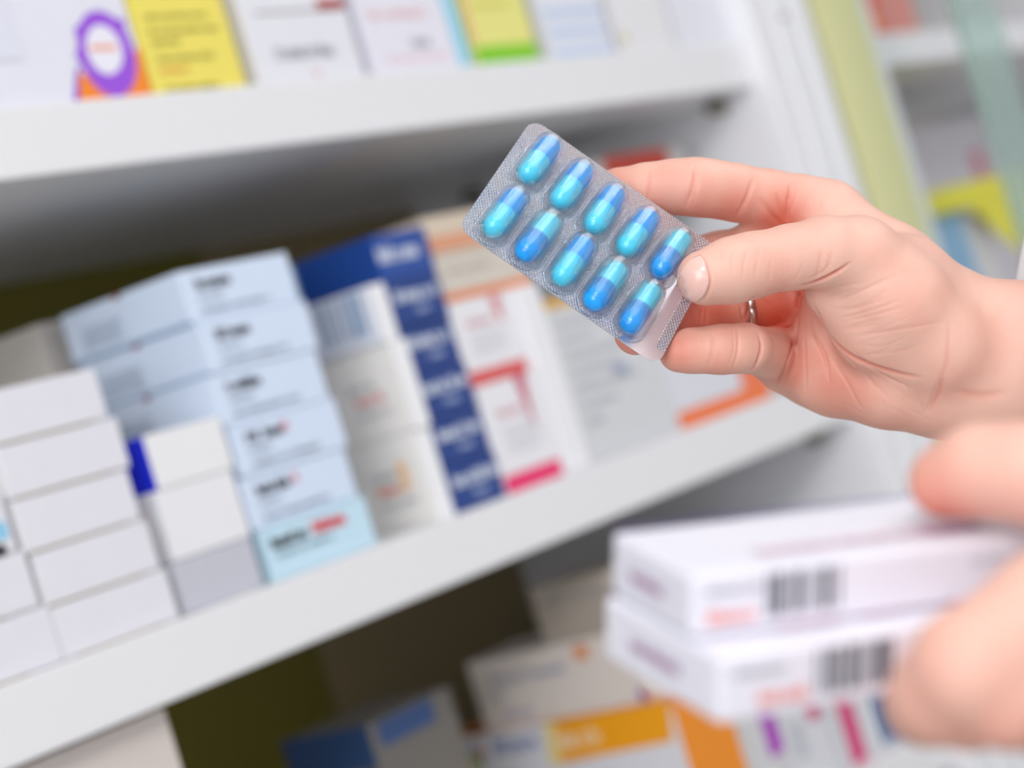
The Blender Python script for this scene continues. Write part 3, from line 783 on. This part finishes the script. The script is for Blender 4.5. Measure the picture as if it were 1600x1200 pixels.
web = [[N(1290, 366, 730, 9), N(1340, 395, 718, 11)], [N(1172, 372, 741, 5.5), N(1195, 352, 738, 6), N(1215, 352, 737, 7)], [N(1215, 330, 738, 8), N(1240, 372, 740, 9)], [N(1205, 556, 730, 8.0), N(1228, 568, 738, 9.0), N(1258, 585, 736, 9.5)]]
RH = [(palm + arm, 9.0, 0), (ridge, 6.0, 3.5), (thenar, 6.0, 4.0), (thumb, 3.0, 3.0), ([index_f], 3.0, 4.0), ([middle_f], 3.0, 2.0), ([ring_f], 3.0, 1.5), ([pinky_f], 2.0, 1.5), (web, 4.0, 4.0)]
RCR = [  # creases: picture polyline, depth mm, half-width mm
    ([(1247, 452), (1247, 490), (1240, 535), (1228, 572), (1213, 614)], 1.7, 0.65),
    ([(1262, 470), (1273, 520), (1290, 560), (1296, 600)], 0.7, 0.6), ([(1256, 520), (1258, 560), (1260, 625)], 0.3, 0.45), ([(1300, 560), (1325, 600), (1345, 640)], .25, .6), ([(1232, 500), (1200, 470), (1172, 466)], .5, .8),
    ([(1250, 447), (1275, 441), (1305, 427), (1330, 410)], 1.1, 0.6), ([(1262, 436), (1285, 425), (1300, 408)], .2, .45), ([(1240, 440), (1250, 425), (1255, 405)], .15, .45),
    ([(1268, 470), (1300, 530), (1340, 562), (1400, 583), (1440, 590)], 0.9, 0.9), ([(1330, 545), (1370, 580), (1430, 610)], .3, .6), ([(1310, 545), (1350, 585), (1390, 625)], .25, .6),
    ([(1473, 580), (1466, 615), (1446, 650)], .45, .8), ([(1466, 590), (1455, 625), (1440, 650)], .25, .6), ([(1484, 500), (1481, 560), (1472, 590)], .25, .8), ([(1490, 610), (1530, 618), (1580, 612)], .3, 1.5),
    ([(1085, 256), (1082, 290), (1071, 326)], 0.7, 0.6), ([(1091, 254), (1089, 290), (1079, 330)], 0.35, 0.45), ([(1013, 264), (1014, 290), (1011, 320)], 0.5, 0.5),
    ([(1175, 278), (1168, 304), (1150, 340)], 0.5, 0.6), ([(1180, 275), (1173, 300), (1158, 335)], 0.3, 0.5), ([(1236, 285), (1231, 320), (1231, 347)], 1.0, 0.6), ([(1213, 300), (1221, 325), (1230, 347)], .6, .6), ([(1188, 308), (1200, 330), (1216, 350)], .5, .9), ([(1248, 290), (1240, 315), (1233, 335)], .3, .5),
    ([(1262, 300), (1258, 335)], .2, .5), ([(1283, 310), (1276, 340)], .2, .6),
    ([(1185, 520), (1190, 542), (1184, 565), (1176, 580)], 0.8, 0.6), ([(1152, 508), (1153, 545), (1145, 578)], 0.5, 0.5), ([(1145, 510), (1147, 545), (1138, 574)], 0.3, 0.45), ([(1111, 515), (1114, 545), (1106, 576)], 0.45, 0.5),
    ([(1157, 472), (1162, 503)], 0.6, 0.6), ([(1169, 470), (1171, 482), (1160, 506)], 0.6, 0.7), ([(1105, 482), (1103, 508)], 0.5, 0.6), ([(1097, 482), (1095, 508)], 0.4, 0.6),
    ([(1170, 385), (1162, 410), (1160, 440)], 0.2, 0.5), ([(1148, 385), (1143, 405), (1146, 430)], 0.2, 0.45), ([(1188, 380), (1183, 410), (1180, 440)], 0.15, 0.5), ([(1125, 385), (1128, 410)], .12, .5),
    ([(1285, 385), (1275, 440)], .2, .6), ([(1300, 390), (1290, 430)], .2, .6), ([(1206, 400), (1200, 446)], .15, .5),
    ([(1090, 396), (1099, 404), (1106, 420), (1110, 440), (1103, 463), (1089, 475)], .4, .55)]
rw = random.Random(4)
for i in range(18):
    x0, y0 = 1268 + 4.6 * i + rw.uniform(-4, 14), 462 + 5.6 * i + rw.uniform(-4, 4)
    ln = rw.uniform(45, 150); x1, y1 = x0 + ln, y0 - ln * rw.uniform(.16, .48)
    RCR.append(([(x0, y0), ((x0 + x1) / 2, (y0 + y1) / 2 + rw.uniform(-2, 9)), (x1, y1)], rw.uniform(.05, .19), rw.uniform(.35, .7)))
for i in range(10):
    x0, y0 = rw.uniform(1290, 1420), rw.uniform(575, 640); ln = rw.uniform(30, 60); a = rw.uniform(.5, 1.4)
    RCR.append(([(x0, y0), (x0 + ln * math.cos(a) / 2 + 3, y0 + ln * math.sin(a) / 2), (x0 + ln * math.cos(a), y0 + ln * math.sin(a))], rw.uniform(.04, .12), rw.uniform(.4, .7)))
fR, loR, hR = grid_field(RH, 0.5)
VR, QR = surface_nets(fR, loR, hR); VR = smooth_mesh(VR.astype(float), QR, 3)
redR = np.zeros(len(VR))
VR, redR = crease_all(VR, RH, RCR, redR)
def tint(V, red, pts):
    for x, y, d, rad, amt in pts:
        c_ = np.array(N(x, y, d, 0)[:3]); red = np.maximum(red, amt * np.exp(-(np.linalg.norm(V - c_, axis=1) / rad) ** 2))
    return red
redR = tint(VR, redR, [(1060, 548, 692, 9, .55), (1165, 545, 695, 7, .25), (940, 310, 730, 12, .5), (990, 521, 700, 10, .6), (1225, 500, 735, 18, .95), (1220, 340, 728, 10, .8), (1150, 325, 722, 10, .5), (1090, 500, 720, 25, .8), (1225, 560, 725, 12, .7), (1085, 310, 722, 9, .4), (1120, 560, 695, 10, .35), (1320, 600, 715, 16, .4), (1290, 560, 718, 10, .4), (1200, 440, 684, 8, .3), (1040, 300, 722, 9, .3), (1400, 630, 715, 12, .3)])  # palm hollow and finger undersides reddened in place of shade; fingertips are pigment

# --- the left hand, near and low, thumb over the held cartons
KN = 0.85
def NL(px, py, d, r): return N(px, py, d * KN, r * KN)
l_thumb = [[NL(1478, 752, 532, 9.0), NL(1530, 735, 528, 10.6), NL(1600, 738, 522, 11.2), NL(1700, 770, 515, 13), NL(1850, 880, 510, 17)]]
l_index = [NL(1790, 870, 492, 14), NL(1640, 955, 482, 13), NL(1515, 1042, 476, 12.2), NL(1470, 1082, 484, 10.5), NL(1448, 1100, 505, 9.2), NL(1435, 1092, 525, 8.0)]
l_middle = [NL(1820, 980, 490, 14), NL(1680, 1050, 480, 12.5), NL(1570, 1090, 477, 10.5), NL(1510, 1102, 490, 9.5), NL(1470, 1098, 515, 8.5), NL(1450, 1080, 535, 7.5)]
l_ring = [NL(1830, 1070, 494, 12), NL(1740, 1100, 485, 10.5), NL(1640, 1115, 485, 9.2), NL(1580, 1110, 505, 8.6), NL(1540, 1085, 530, 7.5)]
l_pinky = [NL(1850, 1130, 500, 11), NL(1770, 1130, 495, 9), NL(1690, 1120, 497, 8), NL(1630, 1110, 515, 7.5), NL(1590, 1090, 535, 6.6)]
l_palm = [[NL(1790, 870, 492, 14), NL(1950, 940, 500, 17), NL(2100, 990, 505, 20)], [NL(1820, 980, 490, 14), NL(2100, 1030, 505, 20)], [NL(1850, 1110, 498, 13), NL(2100, 1060, 505, 20)], [NL(1850, 880, 510, 17), NL(1980, 930, 505, 18), NL(2100, 990, 505, 20)],
          [NL(2100, 1000, 505, 22), NL(2300, 1050, 515, 23), NL(2700, 1130, 530, 30)], [NL(2100, 1050, 505, 22), NL(2300, 1100, 515, 23), NL(2700, 1190, 530, 30)]]
LH = [(l_palm, 9.0, 0), (l_thumb, 4.0, 8.0), ([l_index], 3.0, 4.0), ([l_middle], 3.0, 2.5), ([l_ring], 3.0, 2.5), ([l_pinky], 3.0, 2.5)]
fL, loL, hL = grid_field(LH, 0.9)
VL, QL = surface_nets(fL, loL, hL); VL = smooth_mesh(VL.astype(float), QL, 2)
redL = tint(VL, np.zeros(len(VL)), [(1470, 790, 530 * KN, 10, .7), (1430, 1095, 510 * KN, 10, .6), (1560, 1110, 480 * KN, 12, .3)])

skin = bpy.data.materials.new('skin'); skin.use_nodes = True
nt = skin.node_tree; b = nt.nodes['Principled BSDF']
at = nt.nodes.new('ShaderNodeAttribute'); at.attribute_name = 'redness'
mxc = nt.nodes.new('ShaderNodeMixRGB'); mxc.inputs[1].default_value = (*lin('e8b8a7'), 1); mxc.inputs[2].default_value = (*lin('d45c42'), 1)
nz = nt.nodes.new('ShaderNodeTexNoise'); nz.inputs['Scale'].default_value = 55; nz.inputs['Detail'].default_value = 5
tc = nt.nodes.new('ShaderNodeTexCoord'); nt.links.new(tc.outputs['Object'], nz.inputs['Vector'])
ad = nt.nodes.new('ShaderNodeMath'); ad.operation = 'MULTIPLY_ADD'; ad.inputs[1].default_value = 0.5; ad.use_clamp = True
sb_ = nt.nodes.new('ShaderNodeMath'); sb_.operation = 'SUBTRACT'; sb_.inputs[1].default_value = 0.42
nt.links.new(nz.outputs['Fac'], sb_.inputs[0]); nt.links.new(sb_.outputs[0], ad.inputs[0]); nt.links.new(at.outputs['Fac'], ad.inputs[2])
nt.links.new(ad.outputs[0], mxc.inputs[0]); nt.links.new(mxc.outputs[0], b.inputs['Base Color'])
b.inputs['Roughness'].default_value = 0.52; b.inputs['Subsurface Weight'].default_value = 0.22
b.inputs['Subsurface Radius'].default_value = (1.0, 0.35, 0.2); b.inputs['Subsurface Scale'].default_value = 0.003
n2 = nt.nodes.new('ShaderNodeTexNoise'); n2.inputs['Scale'].default_value = 900; n2.inputs['Detail'].default_value = 2; nt.links.new(tc.outputs['Object'], n2.inputs['Vector'])
bp = nt.nodes.new('ShaderNodeBump'); bp.inputs['Strength'].default_value = 0.12; bp.inputs['Distance'].default_value = 0.0006; nt.links.new(n2.outputs['Fac'], bp.inputs['Height']); nt.links.new(bp.outputs[0], b.inputs['Normal'])

# the person: an Empty in the camera-oriented frame, metres
person = thing('person', 'person in a white coat, bare hands holding a blister pack and two cartons', 'person', CAMP, rot=RC)
person.location = W(1700, 800, 0.65); offc = RC.transposed() @ (person.location - CAMP)
def np_mesh(name, V, Q, m, parent, red=None):
    me = bpy.data.meshes.new(name)
    me.from_pydata((V / 1000 - np.array(offc)).tolist(), [], Q.tolist()); me.update()
    if red is not None:
        a = me.attributes.new('redness', 'FLOAT', 'POINT'); a.data.foreach_set('value', red.astype(np.float32))
    me.materials.append(m)
    for p in me.polygons: p.use_smooth = True
    o = bpy.data.objects.new(name, me); COL.objects.link(o); o.parent = parent
    return o
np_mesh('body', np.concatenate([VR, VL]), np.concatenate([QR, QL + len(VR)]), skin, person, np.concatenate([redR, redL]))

# thumb nail: a thin curved plate lying on the thumb
nail_m = bpy.data.materials.new('nail'); nail_m.use_nodes = True
b = nail_m.node_tree.nodes['Principled BSDF']
b.inputs['Base Color'].default_value = (*lin('edc0b5'), 1); b.inputs['Roughness'].default_value = 0.25; b.inputs['Coat Weight'].default_value = 0.3; b.inputs['Subsurface Weight'].default_value = 0.2; b.inputs['Subsurface Scale'].default_value = 0.001
def nail(outline_a, outline_b, groups, parent, m, n1=14, n2=12, lift=0.25):
    """plate between two picture curves (cuticle side a, free edge b), laid on the skin"""
    A_ = densify(outline_a, 8); B_ = densify(outline_b, 8)
    ga = [A_[int(round(i * (len(A_) - 1) / n1))] for i in range(n1 + 1)]; gb = [B_[int(round(i * (len(B_) - 1) / n1))] for i in range(n1 + 1)]
    V, Q = [], []
    for i in range(n1 + 1):
        for j in range(n2 + 1):
            t = j / n2; q = ga[i] * (1 - t) + gb[i] * t
            p = hit(q[0], q[1], groups)
            if p is None: p = V[-1] if V else np.zeros(3)
            e_ = min(i, n1 - i, 3) / 3
            V.append(p + grad(p, groups) * (lift * (0.35 + 0.65 * e_) * (0.5 + 0.5 * min(t * 4, 1))))
    for i in range(n1):
        for j in range(n2):
            k = i * (n2 + 1) + j; Q.append((k, k + 1, k + n2 + 2, k + n2 + 1))
    V = np.array(V)
    for _ in range(2):
        G = V.reshape(n1 + 1, n2 + 1, 3); G2 = G.copy(); G2[1:-1, 1:-1] = (G[:-2, 1:-1] + G[2:, 1:-1] + G[1:-1, :-2] + G[1:-1, 2:]) / 4; V = G2.reshape(-1, 3)
    o = np_mesh('thumb_nail', V, np.array(Q), m, parent)
    md = o.modifiers.new('thickness', 'SOLIDIFY'); md.thickness = 0.0005; md.offset = 0
    o['label'] = 'pale pink thumb nail'
    return o
nail([(1094, 398), (1103, 415), (1108, 440), (1100, 461), (1086, 472)], [(1084, 403), (1065, 423), (1058, 444), (1063, 461), (1074, 470)], RH, person, nail_m)

# ring worn on the ring finger
ra, rb = np.array(N(1190, 484, 742, 0)[:3]), np.array(N(1130, 492, 737, 0)[:3])
ax = (rb - ra) / np.linalg.norm(rb - ra); rc = ra + (rb - ra) * 0.55
u1 = np.cross(ax, [0, 0, 1]); u1 /= np.linalg.norm(u1); u2_ = np.cross(ax, u1)
V, Q = [], []
for i in range(64):
    a = 2 * math.pi * i / 64; dr = math.cos(a) * u1 + math.sin(a) * u2_
    for j in range(10):
        t = 2 * math.pi * j / 10; V.append(rc + dr * (9.45 + 0.75 * math.cos(t)) + ax * 1.3 * math.sin(t))
for i in range(64):
    for j in range(10): Q.append((i * 10 + j, ((i + 1) % 64) * 10 + j, ((i + 1) % 64) * 10 + (j + 1) % 10, i * 10 + (j + 1) % 10))
o = np_mesh('finger_ring', np.array(V), np.array(Q), mat('silver', 'd4cfc8', 0.16, 0, 1.0), person); o['label'] = 'plain silver ring'

# white coat sleeves
cloth = mat('white_cloth', 'f2f2f6', 0.85, 0.05, scale=500)
def sleeve(nodes, tilt, thick=2.2):
    V, Q = [], []; seg = 56; rows_ = []
    pts = [np.array(n_[:3]) for n_ in nodes]
    for shell in (0, 1):
        for i, n_ in enumerate(nodes):
            d_ = pts[min(i + 1, len(pts) - 1)] - pts[max(i - 1, 0)]; d_ = d_ / np.linalg.norm(d_)
            a1 = np.cross(d_, [0, 0, 1]); a1 /= np.linalg.norm(a1); a2 = np.cross(d_, a1); row = []
            for k in range(seg):
                a = 2 * math.pi * k / seg; rr = n_[3] - shell * thick + 0.8 * math.sin(5 * a + i * 1.7) + 0.5 * math.sin(9 * a + i)
                sh = tilt * math.cos(a) * rr if i == 0 else 0.0
                row.append(len(V)); V.append(pts[i] + (a1 * math.cos(a) + a2 * math.sin(a)) * rr + d_ * sh)
            rows_.append(row)
    m_ = len(nodes)
    def strip(r0, r1, fl):
        for k in range(seg):
            q = [r0[k], r0[(k + 1) % seg], r1[(k + 1) % seg], r1[k]]; Q.append(q[::-1] if fl else q)
    for i in range(m_ - 1): strip(rows_[i], rows_[i + 1], True); strip(rows_[m_ + i], rows_[m_ + i + 1], False)
    strip(rows_[0], rows_[m_], False); strip(rows_[m_ - 1], rows_[2 * m_ - 1], True)
    return np_mesh('coat_sleeve', np.array(V), np.array(Q), cloth, person)
sleeve([N(1664, 500, 722, 55), N(1710, 505, 723, 54), N(1850, 520, 726, 56), N(2000, 535, 729, 58), N(2250, 560, 738, 62)], 0.05)
sleeve([NL(2280, 1070, 514, 40), NL(2340, 1085, 516, 40), NL(2500, 1110, 522, 43), NL(2700, 1160, 531, 47)], 0.1)

# ------------------------------------------------------------------ the two cartons in the near hand
def held(label, A, e0, e2, L, D, H, seed, sh):
    """A: far left top corner, e0 along the length, e2 down (camera-oriented frame)"""
    A = Vector(A) * KN; L, D, H = L * KN, D * KN, H * KN
    e0 = Vector(e0).normalized(); e2 = Vector(e2); e2 = (e2 - e0 * e2.dot(e0)).normalized(); e1_ = e2.cross(e0)
    R = RC @ Matrix((e0, -e1_, -e2)).transposed()
    base = Vector(A) + e0 * L / 2 + e1_ * D / 2 + e2 * H
    c = Carton('medicine_carton', label, 0, L, 0, H, 0, D, 'e8e7f2', 'cartons held in the near hand', rot=R, loc=CAMP + RC @ base, bev=0.0012)
    c.text('F', 0.03, 0.66, 0.12, 0.14, 'b0b2ba', seed); c.text('F', 0.03 + sh, 0.2, 0.11, 0.22, 'f0a8a4', seed + 1, .55)
    c.bars('F', 0.155 + sh, 0.22, 0.33 + sh, 0.9, '5a5c66', seed + sh * 100 + 3)
    c.text('F', 0.6, 0.62, 0.25, 0.12, 'c0c2cc', seed + 2); c.text('F', .66, .3, .2, .12, 'c0c2cc', seed + 3)
    c.text('T', 0.18, 0.18, 0.5, 0.14, 'd8b8c8', seed + 4); c.text('T', .55, .16, .18, .16, 'c090b0', seed + 5, .5)
    c.text('L', 0.28, 0.42, 0.45, 0.2, 'b48cac', seed + 6, .5)
    c.rect('T', 0.0, 0.97, 1.0, 1.0, '5a3c96', 'purple_edge')
    return c
E0v, E2v = Vector((.1015, .0088, -.0413)).normalized(), Vector((.0001, -.0145, -.0028))
E2v = (E2v - E0v * E2v.dot(E0v)).normalized(); E1v = E2v.cross(E0v)
A1 = Vector((.0239, -.0355, -.530))
held('white carton with a barcode, upper of the two held in the near hand', A1, E0v, E2v, .122, .042, .0148, 200, 0.0)
held('white carton with a barcode, lower of the two held in the near hand', A1 + E2v * .0152 - E0v * .0025 + E1v * .001, E0v - E1v * .05, E2v, .122, .054, .0155, 220, 0.05)
